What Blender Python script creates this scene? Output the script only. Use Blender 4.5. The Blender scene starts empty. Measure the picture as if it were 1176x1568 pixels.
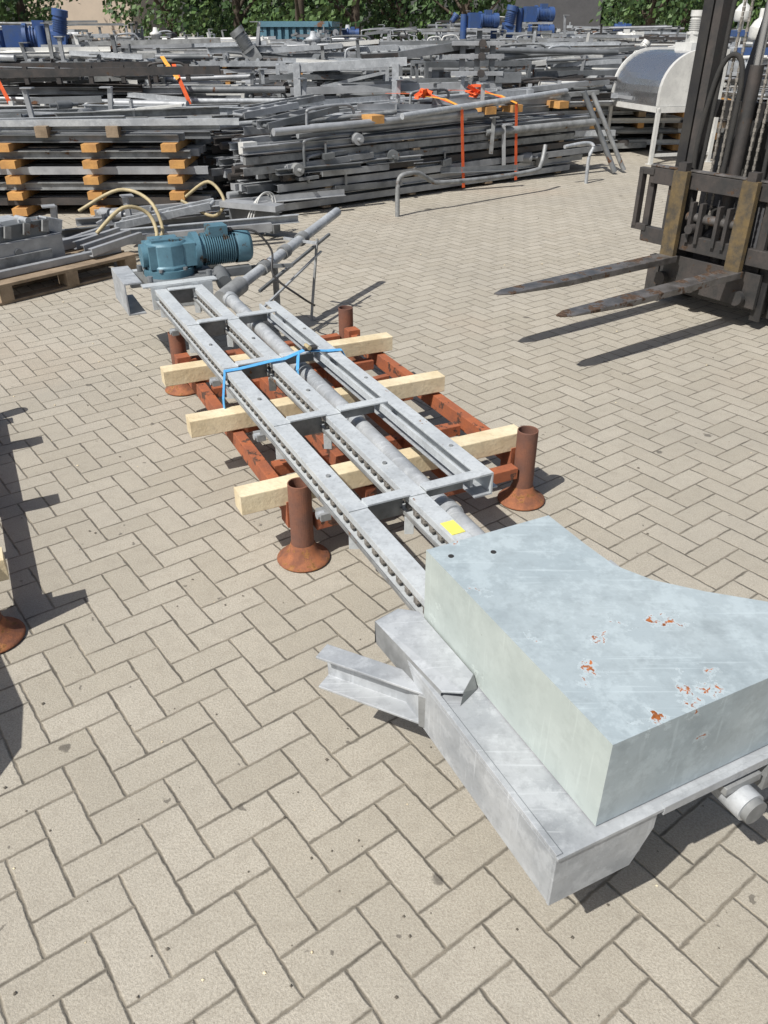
import bpy, math, random
from mathutils import Vector, Matrix
scene = bpy.context.scene

# ------------------------------------------------------------ materials
def newmat(name):
    m = bpy.data.materials.new(name); m.use_nodes = True
    nt = m.node_tree; b = nt.nodes['Principled BSDF']
    return m, nt, b
def N(nt, t, **kw):
    n = nt.nodes.new(t)
    for k, v in kw.items(): setattr(n, k, v)
    return n
def math_(nt, op, a, b=None, c=None):
    n = nt.nodes.new('ShaderNodeMath'); n.operation = op
    for i, v in enumerate((a, b, c)):
        if v is None: continue
        if isinstance(v, (int, float)): n.inputs[i].default_value = v
        else: nt.links.new(v, n.inputs[i])
    return n.outputs[0]
def noise(nt, vec, scale, detail=4, rough=.55):
    n = nt.nodes.new('ShaderNodeTexNoise'); n.inputs['Scale'].default_value = scale
    n.inputs['Detail'].default_value = detail; n.inputs['Roughness'].default_value = rough
    nt.links.new(vec, n.inputs['Vector']); return n.outputs['Fac']
def mrange(nt, v, a, b, c=0, d=1):
    n = nt.nodes.new('ShaderNodeMapRange'); nt.links.new(v, n.inputs[0])
    for i, x in enumerate((a, b, c, d)): n.inputs[i+1].default_value = x
    return n.outputs[0]
def mix(nt, f, a, b, mode='MIX'):
    n = nt.nodes.new('ShaderNodeMix'); n.data_type = 'RGBA'; n.blend_type = mode
    if isinstance(f, (int, float)): n.inputs[0].default_value = f
    else: nt.links.new(f, n.inputs[0])
    for i, v in ((6, a), (7, b)):
        if isinstance(v, tuple): n.inputs[i].default_value = (*v, 1)
        else: nt.links.new(v, n.inputs[i])
    return n.outputs[2]
def mat(name, ca, cb=None, scale=6, rough=.5, metal=0., rust=None, rth=.62, rscale=9, bump=.1, grime=.35, blot=0, spots=None, scratch=0):
    m, nt, b = newmat(name)
    tc = N(nt, 'ShaderNodeTexCoord').outputs['Object']
    cb = cb or tuple(x*.75 for x in ca)
    n1 = noise(nt, tc, scale, 3, .6)
    col = mix(nt, mrange(nt, n1, .35, .65), ca, cb)
    n2 = noise(nt, tc, scale*9, 3, .7)
    col = mix(nt, mrange(nt, n2, .5, .75, 0, grime), col, tuple(x*.45 for x in ca))
    if blot:
        nb = noise(nt, tc, 14, 5, .72)
        col = mix(nt, mrange(nt, nb, .50, .60, 0, blot), col, tuple(min(1,x*1.3) for x in ca))
        nc = noise(nt, tc, 5.5, 5, .7)
        col = mix(nt, mrange(nt, nc, .52, .66, 0, blot*.95), col, tuple(x*.58 for x in cb))
    if scratch:
        for rot,sc in ((.35,(3,70,3)),(1.9,(2.5,90,3))):
            mp=N(nt,'ShaderNodeMapping'); nt.links.new(tc,mp.inputs[0]); mp.inputs['Rotation'].default_value=(0,0,rot); mp.inputs['Scale'].default_value=sc
            ns=noise(nt,mp.outputs[0],1.2,2,.6)
            col = mix(nt, mrange(nt, ns, .64, .69, 0, scratch), col, tuple(min(1,x*1.35) for x in ca))
    hgt = n2
    rg = mrange(nt, n1, .3, .7, max(0, rough-.12), min(1, rough+.12))
    if rust:
        n4 = noise(nt, tc, 60, 3)
        rc = mix(nt, mrange(nt, n4, .35, .65), rust, tuple(x*.4 for x in rust))
        n3 = noise(nt, tc, rscale, 5, .65)
        f = mrange(nt, n3, rth, rth+.03)
        if spots:
            wn=N(nt,'ShaderNodeTexNoise'); wn.inputs['Scale'].default_value=26; wn.inputs['Detail'].default_value=5; wn.inputs['Roughness'].default_value=.65; nt.links.new(tc,wn.inputs['Vector'])
            wv=N(nt,'ShaderNodeVectorMath',operation='MULTIPLY_ADD'); nt.links.new(wn.outputs['Color'],wv.inputs[0]); wv.inputs[1].default_value=(.16,.16,.04); nt.links.new(tc,wv.inputs[2])
            dmin=None
            for (x,y,z,rr) in spots:
                vd=N(nt,'ShaderNodeVectorMath',operation='DISTANCE'); nt.links.new(wv.outputs[0],vd.inputs[0]); vd.inputs[1].default_value=(x+.08,y+.08,z+.02)
                dd=math_(nt,'SUBTRACT',vd.outputs['Value'],rr); dmin=dd if dmin is None else math_(nt,'MINIMUM',dmin,dd)
            rim=mrange(nt,dmin,.014,.017,.45,0); col=mix(nt,rim,col,tuple(min(1,x*1.25) for x in ca))
            rim1=mrange(nt,dmin,.0145,.0152,.5,0); rim1=math_(nt,'MULTIPLY',rim1,mrange(nt,dmin,.0125,.014,0,1)); col=mix(nt,rim1,col,tuple(x*.35 for x in ca))
            f=math_(nt,'MAXIMUM',f,mrange(nt,dmin,-.001,.003,1,0))
        col = mix(nt, f, col, rc)
        rg = mix(nt, f, rg, (.9, .9, .9))
    nt.links.new(col, b.inputs['Base Color']); nt.links.new(rg, b.inputs['Roughness'])
    b.inputs['Metallic'].default_value = metal
    bp = N(nt, 'ShaderNodeBump'); bp.inputs['Strength'].default_value = bump; bp.inputs['Distance'].default_value = .01
    nt.links.new(hgt, bp.inputs['Height']); nt.links.new(bp.outputs[0], b.inputs['Normal'])
    return m

M = {}
HS=[(.441,1.271,.622,.005),(.592,1.324,.622,.012),(.615,1.318,.622,.005),(.40,1.173,.622,.007),(.385,1.14,.622,.004),(.564,1.146,.622,.004),(.572,1.115,.622,.005),(.633,1.164,.622,.004),(.628,1.12,.622,.006),(.570,1.072,.618,.010),(.491,1.040,.618,.010),(.2145,1.427,.62,.004),(.30,1.27,.615,.003),(.50,1.315,.622,.003),(.17,1.62,.62,.004),(.25,1.70,.62,.006),(.42,1.02,.56,.005),(.60,1.10,.53,.006),(.62,1.1,.50,.003),(.66,1.13,.56,.004)]
M['galv']  = mat('galvanised_steel', (.44,.46,.475), (.31,.33,.35), 5, .5, .15, bump=.08, blot=.4, scratch=.35)
M['galvd'] = mat('galvanised_dirty', (.31,.32,.32), (.17,.175,.175), 9, .6, .15, rust=(.20,.11,.06), rth=.64)
M['hood']  = mat('hood_paint', (.395,.455,.475), (.33,.39,.415), 3, .45, .0, rust=(.46,.14,.03), rth=.80, rscale=7, bump=.06, grime=.3, blot=.38, spots=HS, scratch=.3)
M['paint'] = mat('grey_green_paint', (.44,.49,.465), (.38,.43,.41), 3, .45, 0., rust=(.12,.08,.06), rth=.72, rscale=16, bump=.04, grime=.2, blot=.15, spots=[(.221,1.36,.43,.004),(.219,1.36,.415,.004),(.13,1.55,.44,.002),(.14,1.55,.5,.002)], scratch=.2)
M['rail']  = mat('rail_paint', (.54,.57,.58), (.41,.44,.46), 7, .5, .05, bump=.06, grime=.5, blot=.3, rust=(.3,.17,.09), rth=.68, rscale=25)
M['steel'] = mat('mid_grey_steel', (.22,.23,.24), (.12,.13,.135), 3, .5, .2, rust=(.18,.09,.05), rth=.62, rscale=4)
M['lsteel']= mat('light_steel', (.42,.435,.45), (.25,.26,.27), 3, .45, .2)
M['dark']  = mat('dark_steel', (.045,.045,.045), (.075,.065,.06), 8, .6, .2, rust=(.11,.07,.045), rth=.62)
M['black'] = mat('black_paint', (.022,.022,.024), (.035,.033,.03), 8, .5, .0)
M['chain'] = mat('chain_grease', (.15,.14,.125), (.29,.27,.24), 60, .6, .2, bump=.3)
M['rust']  = mat('rusty_red_frame', (.38,.115,.045), (.25,.085,.045), 9, .85, 0, rust=(.12,.06,.04), rth=.58, rscale=14, bump=.25)
M['rustc'] = mat('rusty_cone', (.33,.12,.05), (.18,.075,.045), 22, .85, 0, rust=(.45,.20,.07), rth=.56, rscale=30, bump=.3)
M['rustp'] = mat('rusty_tube', (.14,.07,.052), (.21,.09,.055), 12, .85, 0, bump=.2)
M['wood']  = mat('pine_timber', (.72,.63,.44), (.60,.49,.31), 5, .8, 0, bump=.25, grime=.35, blot=.2)
M['woodold']=mat('old_pallet_wood', (.33,.25,.17), (.20,.15,.10), 7, .9, 0, bump=.3)
M['woodor']= mat('orange_timber_end', (.62,.33,.10), (.42,.22,.08), 6, .8, 0, bump=.2)
M['orange']= mat('orange_strap', (.85,.14,.03), (.7,.10,.03), 10, .7, 0)
M['yorange']= mat('amber_strap', (.85,.42,.06), (.75,.33,.04), 10, .7, 0)
M['bluestrap']=mat('blue_strap', (.12,.42,.75), (.08,.33,.65), 10, .7, 0)
M['motor'] = mat('motor_teal_blue', (.11,.23,.29), (.075,.16,.21), 9, .5, .1, rust=(.1,.08,.06), rth=.60)
M['blue']  = mat('machine_blue', (.035,.085,.25), (.05,.09,.19), 9, .5, 0)
M['cont']  = mat('container_blue', (.12,.25,.32), (.09,.19,.25), 2, .6, 0, rust=(.28,.15,.09), rth=.58, rscale=1.3)
M['white'] = mat('white_enamel', (.66,.66,.63), (.52,.52,.50), 4, .4, 0, grime=.35)
M['stain'] = mat('stainless', (.62,.63,.64), (.5,.51,.53), 3, .25, .9, bump=.02, grime=.1)
M['hose']  = mat('yellow_hose', (.46,.38,.22), (.34,.28,.16), 8, .6, 0)
M['yellow']= mat('yellow_label', (.82,.76,.18), (.75,.68,.12), 8, .5, 0)
M['fork']  = mat('worn_fork', (.10,.095,.09), (.19,.18,.175), 10, .4, .4, rust=(.14,.09,.06), rth=.55)
M['forky'] = mat('worn_yellow_shank', (.16,.115,.055), (.07,.06,.045), 16, .6, .1, blot=.3)
M['rubber']= mat('rubber', (.025,.025,.025), (.04,.038,.035), 14, .9, 0, bump=.3)
M['beige'] = mat('beige_render', (.60,.50,.40), (.55,.46,.37), 1, .9, 0, grime=.1)
M['roof']  = mat('roof_tiles', (.16,.10,.08), (.12,.08,.07), 3, .9, 0)
M['shed']  = mat('grey_cladding', (.10,.10,.105), (.08,.08,.085), 1, .7, 0)
M['glass'] = mat('window_dark', (.03,.04,.05), (.05,.06,.07), 1, .15, 0, grime=0)
M['bark']  = mat('bark', (.09,.07,.05), (.06,.045,.035), 6, .95, 0, bump=.5)
M['stone'] = mat('debris_stone', (.16,.14,.11), (.08,.07,.055), 40, .95, 0, bump=.3)
def leafmat(name, a, b):
    m, nt, bs = newmat(name)
    tc = N(nt, 'ShaderNodeTexCoord').outputs['Object']
    col = mix(nt, mrange(nt, noise(nt, tc, .6, 2), .35, .65), a, b)
    nt.links.new(col, bs.inputs['Base Color']); bs.inputs['Roughness'].default_value = .6
    return m
M['leafa'] = leafmat('leaves_mid', (.06,.115,.03), (.10,.17,.045))
M['leafb'] = leafmat('leaves_dark', (.03,.07,.02), (.05,.095,.028))

def paver_material():
    m, nt, b = newmat('concrete_paver_herringbone')
    tc = N(nt, 'ShaderNodeTexCoord').outputs['Object']
    mp = N(nt, 'ShaderNodeMapping'); nt.links.new(tc, mp.inputs[0])
    mp.inputs['Rotation'].default_value = (0, 0, math.radians(-37)); k = 1/.1
    mp.inputs['Scale'].default_value = (k, k, k)
    wn = N(nt, 'ShaderNodeTexNoise'); wn.inputs['Scale'].default_value = 30; wn.inputs['Detail'].default_value = 4
    nt.links.new(tc, wn.inputs['Vector'])
    sc = N(nt, 'ShaderNodeVectorMath', operation='MULTIPLY_ADD')
    nt.links.new(wn.outputs['Color'], sc.inputs[0]); sc.inputs[1].default_value = (.07,.07,0)
    nt.links.new(mp.outputs[0], sc.inputs[2])
    sp = N(nt, 'ShaderNodeSeparateXYZ'); nt.links.new(sc.outputs[0], sp.inputs[0])
    x, y = sp.outputs[0], sp.outputs[1]
    i = math_(nt,'FLOOR',x); j = math_(nt,'FLOOR',y)
    fx = math_(nt,'SUBTRACT',x,i); fy = math_(nt,'SUBTRACT',y,j)
    c = math_(nt,'FLOORED_MODULO', math_(nt,'SUBTRACT',i,j), 4.0)
    m0,m1,m2,m3 = [math_(nt,'COMPARE',c,float(q),.5) for q in range(4)]
    Ld = math_(nt,'MULTIPLY_ADD',m1,10.,fx); Rd = math_(nt,'MULTIPLY_ADD',m0,10.,math_(nt,'SUBTRACT',1.,fx))
    Bd = math_(nt,'MULTIPLY_ADD',m2,10.,fy); Td = math_(nt,'MULTIPLY_ADD',m3,10.,math_(nt,'SUBTRACT',1.,fy))
    d = math_(nt,'MINIMUM', math_(nt,'MINIMUM',Ld,Rd), math_(nt,'MINIMUM',Bd,Td))
    cb = N(nt,'ShaderNodeCombineXYZ'); nt.links.new(math_(nt,'SUBTRACT',i,m1), cb.inputs[0]); nt.links.new(math_(nt,'SUBTRACT',j,m2), cb.inputs[1])
    wh = N(nt,'ShaderNodeTexWhiteNoise'); wh.noise_dimensions='3D'; nt.links.new(cb.outputs[0], wh.inputs[0])
    col = mix(nt, wh.outputs[0], (.405,.370,.300), (.475,.438,.365))
    g = noise(nt, tc, 170, 3, .8); col = mix(nt, mrange(nt,g,.40,.66,0,.65), col, (.215,.19,.15))
    g3 = noise(nt, tc, 380, 2, .6); col = mix(nt, mrange(nt,g3,.58,.68,0,.5), col, (.66,.63,.56))
    g2 = noise(nt, tc, 22, 4, .7); col = mix(nt, mrange(nt,g2,.48,.72,0,.35), col, (.25,.22,.175))
    big = noise(nt, tc, .9, 5, .65); col = mix(nt, mrange(nt,big,.42,.68,0,.42), col, (.28,.26,.22))
    red = noise(nt, tc, .55, 3, .5); col = mix(nt, mrange(nt,red,.56,.75,0,.3), col, (.44,.33,.24))
    jn = noise(nt, tc, 9, 3, .6)
    jc = mix(nt, mrange(nt,jn,.38,.66), (.085,.075,.058), (.25,.22,.17))
    jw = math_(nt,'ADD', d, math_(nt,'MULTIPLY', math_(nt,'SUBTRACT', g2, .5), .08))
    jm = mrange(nt, jw, .012, .055, 1, 0)
    col = mix(nt, math_(nt,'MULTIPLY',jm,.88), col, jc)
    for s, th, st in ((1.7,.085,.85),(5.0,.11,.7),(15.,.13,.65)):
        v = N(nt,'ShaderNodeTexVoronoi'); v.inputs['Scale'].default_value = s; v.inputs['Randomness'].default_value=1
        vv = N(nt,'ShaderNodeVectorMath', operation='MULTIPLY_ADD'); nt.links.new(wn.outputs['Color'], vv.inputs[0]); vv.inputs[1].default_value=(.05,.05,0); nt.links.new(tc, vv.inputs[2])
        nt.links.new(vv.outputs[0], v.inputs['Vector'])
        rs = N(nt,'ShaderNodeSeparateColor'); nt.links.new(v.outputs['Color'], rs.inputs[0])
        rad = math_(nt,'MULTIPLY', rs.outputs[0], th)
        f = mrange(nt, math_(nt,'SUBTRACT', v.outputs['Distance'], rad), -.02, .015, st, 0)
        f = math_(nt,'MULTIPLY', f, math_(nt,'GREATER_THAN', rs.outputs[1], .5))
        col = mix(nt, f, col, (.07,.062,.052))
    nt.links.new(col, b.inputs['Base Color']); b.inputs['Roughness'].default_value = .88
    h = math_(nt,'ADD', math_(nt,'MULTIPLY', jm, -1.), math_(nt,'ADD', math_(nt,'MULTIPLY', g, .6), math_(nt,'MULTIPLY', wh.outputs[0], .3)))
    bp = N(nt,'ShaderNodeBump'); bp.inputs['Strength'].default_value=.65; bp.inputs['Distance'].default_value=.006
    nt.links.new(h, bp.inputs['Height']); nt.links.new(bp.outputs[0], b.inputs['Normal'])
    return m

# ------------------------------------------------------------ mesh builder
UP = Vector((0,0,1))
class MB:
    def __init__(s, name): s.name=name; s.v=[]; s.f=[]; s.mi=[]; s.mats=[]; s.sm=[]
    def m(s, k):
        if k not in s.mats: s.mats.append(k)
        return s.mats.index(k)
    def add(s, vs, fs, k, smooth=False):
        o=len(s.v); s.v += [tuple(v) for v in vs]; mi=s.m(k)
        for f in fs: s.f.append([o+i for i in f]); s.mi.append(mi); s.sm.append(smooth)
    def ext(s, prof, p0, p1, k, up=UP, prof2=None, smooth=False):
        p0=Vector(p0); p1=Vector(p1); d=(p1-p0).normalized()
        r=d.cross(Vector(up))
        if r.length<1e-4: r=d.cross(Vector((0,1,0)))
        r.normalize(); u=r.cross(d); n=len(prof); prof2=prof2 or prof
        vs=[p0+r*a+u*b for a,b in prof]+[p1+r*a+u*b for a,b in prof2]
        fs=[[i,(i+1)%n,n+(i+1)%n,n+i] for i in range(n)]
        s.add(vs,fs,k,smooth); s.add(vs,[list(range(n))[::-1],list(range(n,2*n))],k)
    def bar(s, p0, p1, w, h, k, up=UP):
        s.ext([(-w/2,-h/2),(w/2,-h/2),(w/2,h/2),(-w/2,h/2)],p0,p1,k,up)
    def cyl(s, p0, p1, r, k, seg=16, r2=None):
        r2=r if r2 is None else r2
        c=lambda q:[(q*math.cos(2*math.pi*i/seg), q*math.sin(2*math.pi*i/seg)) for i in range(seg)]
        s.ext(c(r),p0,p1,k,prof2=c(r2),smooth=True)
    def tube(s, p0, p1, r, k, seg=16, t=.005):
        p0=Vector(p0);p1=Vector(p1);d=(p1-p0).normalized();u0=UP if abs(d.z)<.99 else Vector((0,1,0))
        a=d.cross(u0).normalized(); b=a.cross(d); rings=[]
        for p,rr in ((p0,r),(p1,r),(p1,r-t),(p0,r-t)):
            rings.append([p+a*rr*math.cos(2*math.pi*i/seg)+b*rr*math.sin(2*math.pi*i/seg) for i in range(seg)])
        vs=sum(rings,[]); fs=[]
        for q in range(4):
            o=q*seg; o2=((q+1)%4)*seg
            fs+=[[o+i,o+(i+1)%seg,o2+(i+1)%seg,o2+i] for i in range(seg)]
        s.add(vs,fs,k,False)
    def chan(s, p0, p1, w, h, k, t=.006, up=UP, flip=1):
        pr=[(w/2,-h/2),(w/2,h/2),(-w/2,h/2),(-w/2,h/2-t),(w/2-t,h/2-t),(w/2-t,-h/2+t),(-w/2,-h/2+t),(-w/2,-h/2)]
        pr=[(a*flip,b) for a,b in pr]
        s.ext(pr,p0,p1,k,up)
    def angle(s, p0, p1, w, h, k, t=.006, up=UP):
        s.ext([(0,0),(w,0),(w,t),(t,t),(t,h),(0,h)],p0,p1,k,up)
    def ibeam(s,p0,p1,w,h,k,t=.008,up=UP):
        s.ext([(-w/2,-h/2),(w/2,-h/2),(w/2,-h/2+t),(t/2,-h/2+t),(t/2,h/2-t),(w/2,h/2-t),(w/2,h/2),(-w/2,h/2),(-w/2,h/2-t),(-t/2,h/2-t),(-t/2,-h/2+t),(-w/2,-h/2+t)],p0,p1,k,up)
    def lathe(s, base, prof, k, seg=24, ax=UP):
        ax=Vector(ax).normalized(); a=ax.orthogonal().normalized(); b=ax.cross(a); vs=[];fs=[]
        for r,z in prof:
            for i in range(seg):
                an=2*math.pi*i/seg; vs.append(Vector(base)+ax*z+a*r*math.cos(an)+b*r*math.sin(an))
        for q in range(len(prof)-1):
            for i in range(seg):
                fs.append([q*seg+i,q*seg+(i+1)%seg,(q+1)*seg+(i+1)%seg,(q+1)*seg+i])
        s.add(vs,fs,k,True)
    def path(s, pts, r, k, seg=10):
        pts=[Vector(p) for p in pts]; P=[]
        for i in range(len(pts)-1):
            a=pts[max(i-1,0)];b=pts[i];c=pts[i+1];d=pts[min(i+2,len(pts)-1)]
            for q in range(6):
                t=q/6; P.append(.5*((2*b)+(c-a)*t+(2*a-5*b+4*c-d)*t*t+(3*b-a-3*c+d)*t**3))
        P.append(pts[-1]); vs=[];fs=[]
        for i,p in enumerate(P):
            d=(P[min(i+1,len(P)-1)]-P[max(i-1,0)]).normalized(); a=d.cross(Vector((.13,.21,.97))).normalized(); b=a.cross(d)
            vs+=[p+a*r*math.cos(2*math.pi*j/seg)+b*r*math.sin(2*math.pi*j/seg) for j in range(seg)]
        for i in range(len(P)-1):
            fs+=[[i*seg+j,i*seg+(j+1)%seg,(i+1)*seg+(j+1)%seg,(i+1)*seg+j] for j in range(seg)]
        s.add(vs,fs,k,True); s.add(vs,[list(range(seg)),list(range(len(vs)-seg,len(vs)))],k)
    def ribbon(s, pts, w, k, side, t=.002):
        side=Vector(side).normalized()
        for a,b in zip(pts[:-1],pts[1:]):
            a=Vector(a);b=Vector(b);up=side.cross((b-a).normalized())
            e=(b-a).normalized()*.002
            s.bar(a-e,b+e,w,t,k,up)
    def done(s, bevel=0, parent=None):
        me=bpy.data.meshes.new(s.name); me.from_pydata(s.v,[],s.f)
        for k in s.mats: me.materials.append(M[k])
        me.polygons.foreach_set('material_index',s.mi); me.polygons.foreach_set('use_smooth',s.sm); me.update()
        o=bpy.data.objects.new(s.name,me); scene.collection.objects.link(o)
        if bevel:
            bm=o.modifiers.new('bevel','BEVEL'); bm.width=bevel; bm.segments=2; bm.limit_method='ANGLE'
        if parent: o.parent=parent
        return o

# ------------------------------------------------------------ local frames
TH=math.radians(26.2); A=Vector((math.cos(TH),math.sin(TH),0)); B=Vector((-math.sin(TH),math.cos(TH),0)); O=Vector((-.30,2.452,0))
def L(s,t,z=0): return O+A*s+B*t+UP*z

# ------------------------------------------------------------ ground
M['paver']=paver_material()
g=MB('paved_yard_ground'); g.add([(-150,-60,0),(150,-60,0),(150,240,0),(-150,240,0)],[[0,1,2,3]],'paver'); g.done()
g=MB('loose_grit'); r=random.Random(2)
for i in range(420):
    y=.6+9*r.random()**1.6; x=r.uniform(-.55,.55)*(y+.6); q=r.uniform(.0015,.0045)*(1+.12*y)
    vs=[(x+q*r.uniform(.6,1.3)*a,y+q*r.uniform(.6,1.3)*b_,max(0.0005,q*.5+q*.5*c_)) for a,b_,c_ in ((1,0,0),(0,1,0),(-1,0,0),(0,-1,0),(.1,.1,1),(0,0,-1))]
    g.add(vs,[[0,1,4],[1,2,4],[2,3,4],[3,0,4],[1,0,5],[2,1,5],[3,2,5],[0,3,5]],'stone' if r.random()<.75 else 'wood')
g.done()

# ------------------------------------------------------------ racks
def rack(name, so, to, near=True):
    r=MB(name)
    P=lambda s,t,z: L(s+so,t+to,z)
    for s in (0,.975):
        for t in (0,1.80):
            r.tube(P(s,t,.02),P(s,t,.325),.042,'rustp',32)
            r.lathe(P(s,t,0),[(.0,.004),(.098,.004),(.1,.009),(.092,.017),(.068,.03),(.053,.05),(.046,.07),(.043,.075)],'rustc',28)
    for s in (.0,.31,.66,.975):
        a=.05 if s in(0,.975) else .06
        r.bar(P(s,a,.165),P(s,1.80-a,.165),.045,.07,'rust')
    for t in (.0,.45,.9,1.35,1.8):
        r.bar(P(.05,t,.15),P(.925,t,.15),.05,.05,'rust')
    for t in (.22,1.1,1.58):
        r.bar(P(.03,t,.125),P(.945,t+.1,.125),.035,.025,'rust')
    for s in (0,.975):
        for t in (.0,1.8):
            sg=1 if t==0 else -1
            r.bar(P(s,t+sg*.05,.17),P(s,t+sg*.12,.17),.07,.11,'rust')
    r.done(.003)
rack('steel_stacking_rack',0,0); rack('steel_stacking_rack',-2.045,.02)
def timber(s0,s1,t,z=.250,so=0,sk=0):
    w=MB('timber_beam'); w.bar(L(s0+so,t,z),L(s1+so,t+sk,z),.082,.078,'wood'); w.done(.004)
timber(-.20,1.0,.095,sk=.0); timber(-.20,1.01,.79,sk=-.03); timber(-.17,1.04,1.40,sk=-.03)
for t in (.05,.8,1.42): timber(-.2,1.07,t,so=-2.045)

# ------------------------------------------------------------ chain conveyor
c=MB('chain_conveyor_frame')
def chain(s,t0,t1,z):
    n=int((t1-t0)/.026)
    for i in range(n):
        t=t0+i*.026; k=.006 if i%2 else -.004
        c.bar(L(s+k,t,z),L(s+k,t+.022,z),.006,.015 if i%2 else .019,'chain')
        if i%2==0: c.cyl(L(s-.010,t+.003,z),L(s+.012,t+.003,z),.006,'chain',8)
for s0,s1,t0 in ((.0,.064,-.99),(.208,.268,-.96)):
    sm=(s0+s1)/2
    c.bar(L(sm,t0,.434),L(sm,2.22,.434),s1-s0,.012,'rail')
    c.bar(L(s1-.004,t0,.393),L(s1-.004,2.22,.393),.008,.07,'rail')
    c.bar(L(s0+.006,t0,.420),L(s0+.006,2.22,.420),.008,.016,'rail')
    c.bar(L(s0+.020,t0,.418),L(s0+.020,2.22,.418),.010,.012,'galvd')
    c.bar(L(s0+.018,t0,.372),L(s0+.018,2.22,.372),.050,.008,'rail')
    c.bar(L(s0-.010,t0,.379),L(s0-.010,2.22,.379),.004,.014,'galvd')
    chain(s0+.014,t0+.02,2.2,.390)
c.bar(L(.521,-.43,.405),L(.521,1.70,.405),.006,.075,'rail')
c.bar(L(.496,-.43,.446),L(.496,1.70,.446),.056,.007,'rail')
c.bar(L(.486,-.43,.371),L(.486,1.70,.371),.062,.006,'galv')
c.bar(L(.545,-.40,.371),L(.545,1.68,.371),.040,.006,'rail')
c.bar(L(.440,-.43,.430),L(.440,1.70,.430),.010,.03,'rail')
for t in (-.415,.26,.90,1.54,2.17):
    c.bar(L(.064,t,.447),L(.208,t,.447),.045,.007,'rail')
    if t<1.6: c.bar(L(.268,t,.450),L(.466,t,.450),.045,.007,'rail'); c.bar(L(-.0,t,.4425),L(.064,t,.4425),.045,.003,'rail'); c.bar(L(.208,t,.4425),L(.268,t,.4425),.045,.003,'rail')
    c.bar(L(.068,t+.022,.40),L(.206,t+.022,.40),.005,.088,'galvd')
    if t<1.6: c.bar(L(.272,t+.022,.42),L(.43,t+.022,.42),.005,.05,'galvd')
    for s in (.045,.24): c.bar(L(s-.02,t,.36),L(s-.02,t,.30),.03,.04,'rail')
for t in (-.30,.34,.95,1.7):
    c.bar(L(-.02,t,.352),L(-.02,t+.05,.352),.035,.025,'galvd'); c.cyl(L(-.045,t+.02,.355),L(-.02,t+.02,.355),.013,'galv',10)
for t in (-.2,.5,1.2): # bolt heads on the rails
    for s in (.032,.238,.496): c.cyl(L(s,t,.440),L(s,t,.453 if s>.4 else .446),.008,'galvd',6)
c.bar(L(.240,-.685,.4415),L(.240,-.615,.4415),.045,.002,'yellow')
c.done(.0015)
p=MB('galvanised_conveyor_pipe')
p.cyl(L(.350,-1.69,.315),L(.39,2.2,.375),.035,'galv',28)
for t in (-.45,.33,1.0,1.6,2.05):
    q=(t+1.69)/3.89; p.cyl(L(.350+.04*q,t,.315+.06*q),L(.350+.04*q,t+.05,.315+.06*q),.042,'galv',28)
p.cyl(L(.350,-1.705,.315),L(.350,-1.69,.315),.029,'galvd',24)
p.cyl(L(.41,2.25,.42),L(.43,2.42,.44),.045,'steel',20)
p0=Vector((-.84,4.70,.40)); p1=Vector((-.33,5.90,.58))
p.cyl(p0,p1,.031,'galv',20); dd=(p1-p0).normalized(); sd=dd.cross(UP).normalized()
for q in (.2,.42,.62): p.cyl(p0+dd*(q*1.2),p0+dd*(q*1.2+.06),.042,'galvd',20)
p.cyl(p0+dd*.0,p0-dd*.22-UP*.0,.05,'galvd',20)
p.bar(p0+sd*.09+dd*.05-UP*.05,p0+sd*.09+dd*1.0-UP*.04,.016,.016,'steel')
p.bar(p0+sd*.14+dd*.0-UP*.12,p0+sd*.10+dd*.85-UP*.10,.012,.012,'galv')
p.bar(p0-sd*.08+dd*.25,p0+sd*.16+dd*.35,.02,.02,'steel'); p.bar(p0-sd*.12+dd*.75,p0+sd*.14+dd*.72,.016,.016,'galv')
p.bar(p0+dd*.8+sd*.1,p0+dd*.66+sd*.1-UP*.50,.014,.014,'galvd'); p.cyl(p0+dd*.4,p0+dd*.4-UP*.46,.02,'galvd',12)
p.done()

# drive end + gear motor
d=MB('gear_motor_drive')
d.chan(L(-.10,2.30,.38),L(-.10,2.70,.38),.10,.18,'galv',.008,flip=-1)
d.bar(L(-.02,2.23,.39),L(.33,2.23,.39),.012,.13,'rail'); d.bar(L(-.06,2.26,.456),L(.36,2.26,.456),.07,.01,'rail')
d.bar(L(-.06,2.66,.40),L(.5,2.66,.40),.05,.10,'rail'); d.bar(L(.02,2.45,.44),L(.40,2.45,.44),.34,.02,'steel')
for t in (2.32,2.6):
    for s in (.0,.34): d.cyl(L(s,t,.455),L(s,t,.49),.018,'steel',8)
d.cyl(L(.15,2.5,.45),L(.15,2.5,.49),.145,'motor',28)
d.lathe(L(.15,2.5,.485),[(.13,0),(.135,.02),(.125,.03),(.125,.14),(.11,.155),(.0,.16)],'motor',10)
d.bar(L(.03,2.5,.565),L(.30,2.5,.565),.19,.13,'motor'); d.bar(L(.06,2.5,.645),L(.22,2.5,.645),.12,.02,'motor')
d.cyl(L(.0,2.5,.565),L(.035,2.5,.565),.065,'motor',20)
for an in range(6):
    q=an*math.pi/3; d.cyl(L(.15+.14*math.cos(q),2.5+.14*math.sin(q),.49),L(.15+.14*math.cos(q),2.5+.14*math.sin(q),.505),.014,'steel',6)
mz=.565
d.cyl(L(.30,2.5,mz),L(.335,2.5,mz),.105,'motor',28); d.cyl(L(.335,2.5,mz),L(.60,2.5,mz),.078,'motor',28)
for i in range(14):
    s=.36+i*.0135; d.cyl(L(s,2.5,mz),L(s+.005,2.5,mz),.094,'motor',28)
d.lathe(L(.555,2.5,mz),[(.096,0),(.098,.005),(.098,.075),(.084,.095),(.0,.096)],'motor',28,ax=A)
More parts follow.
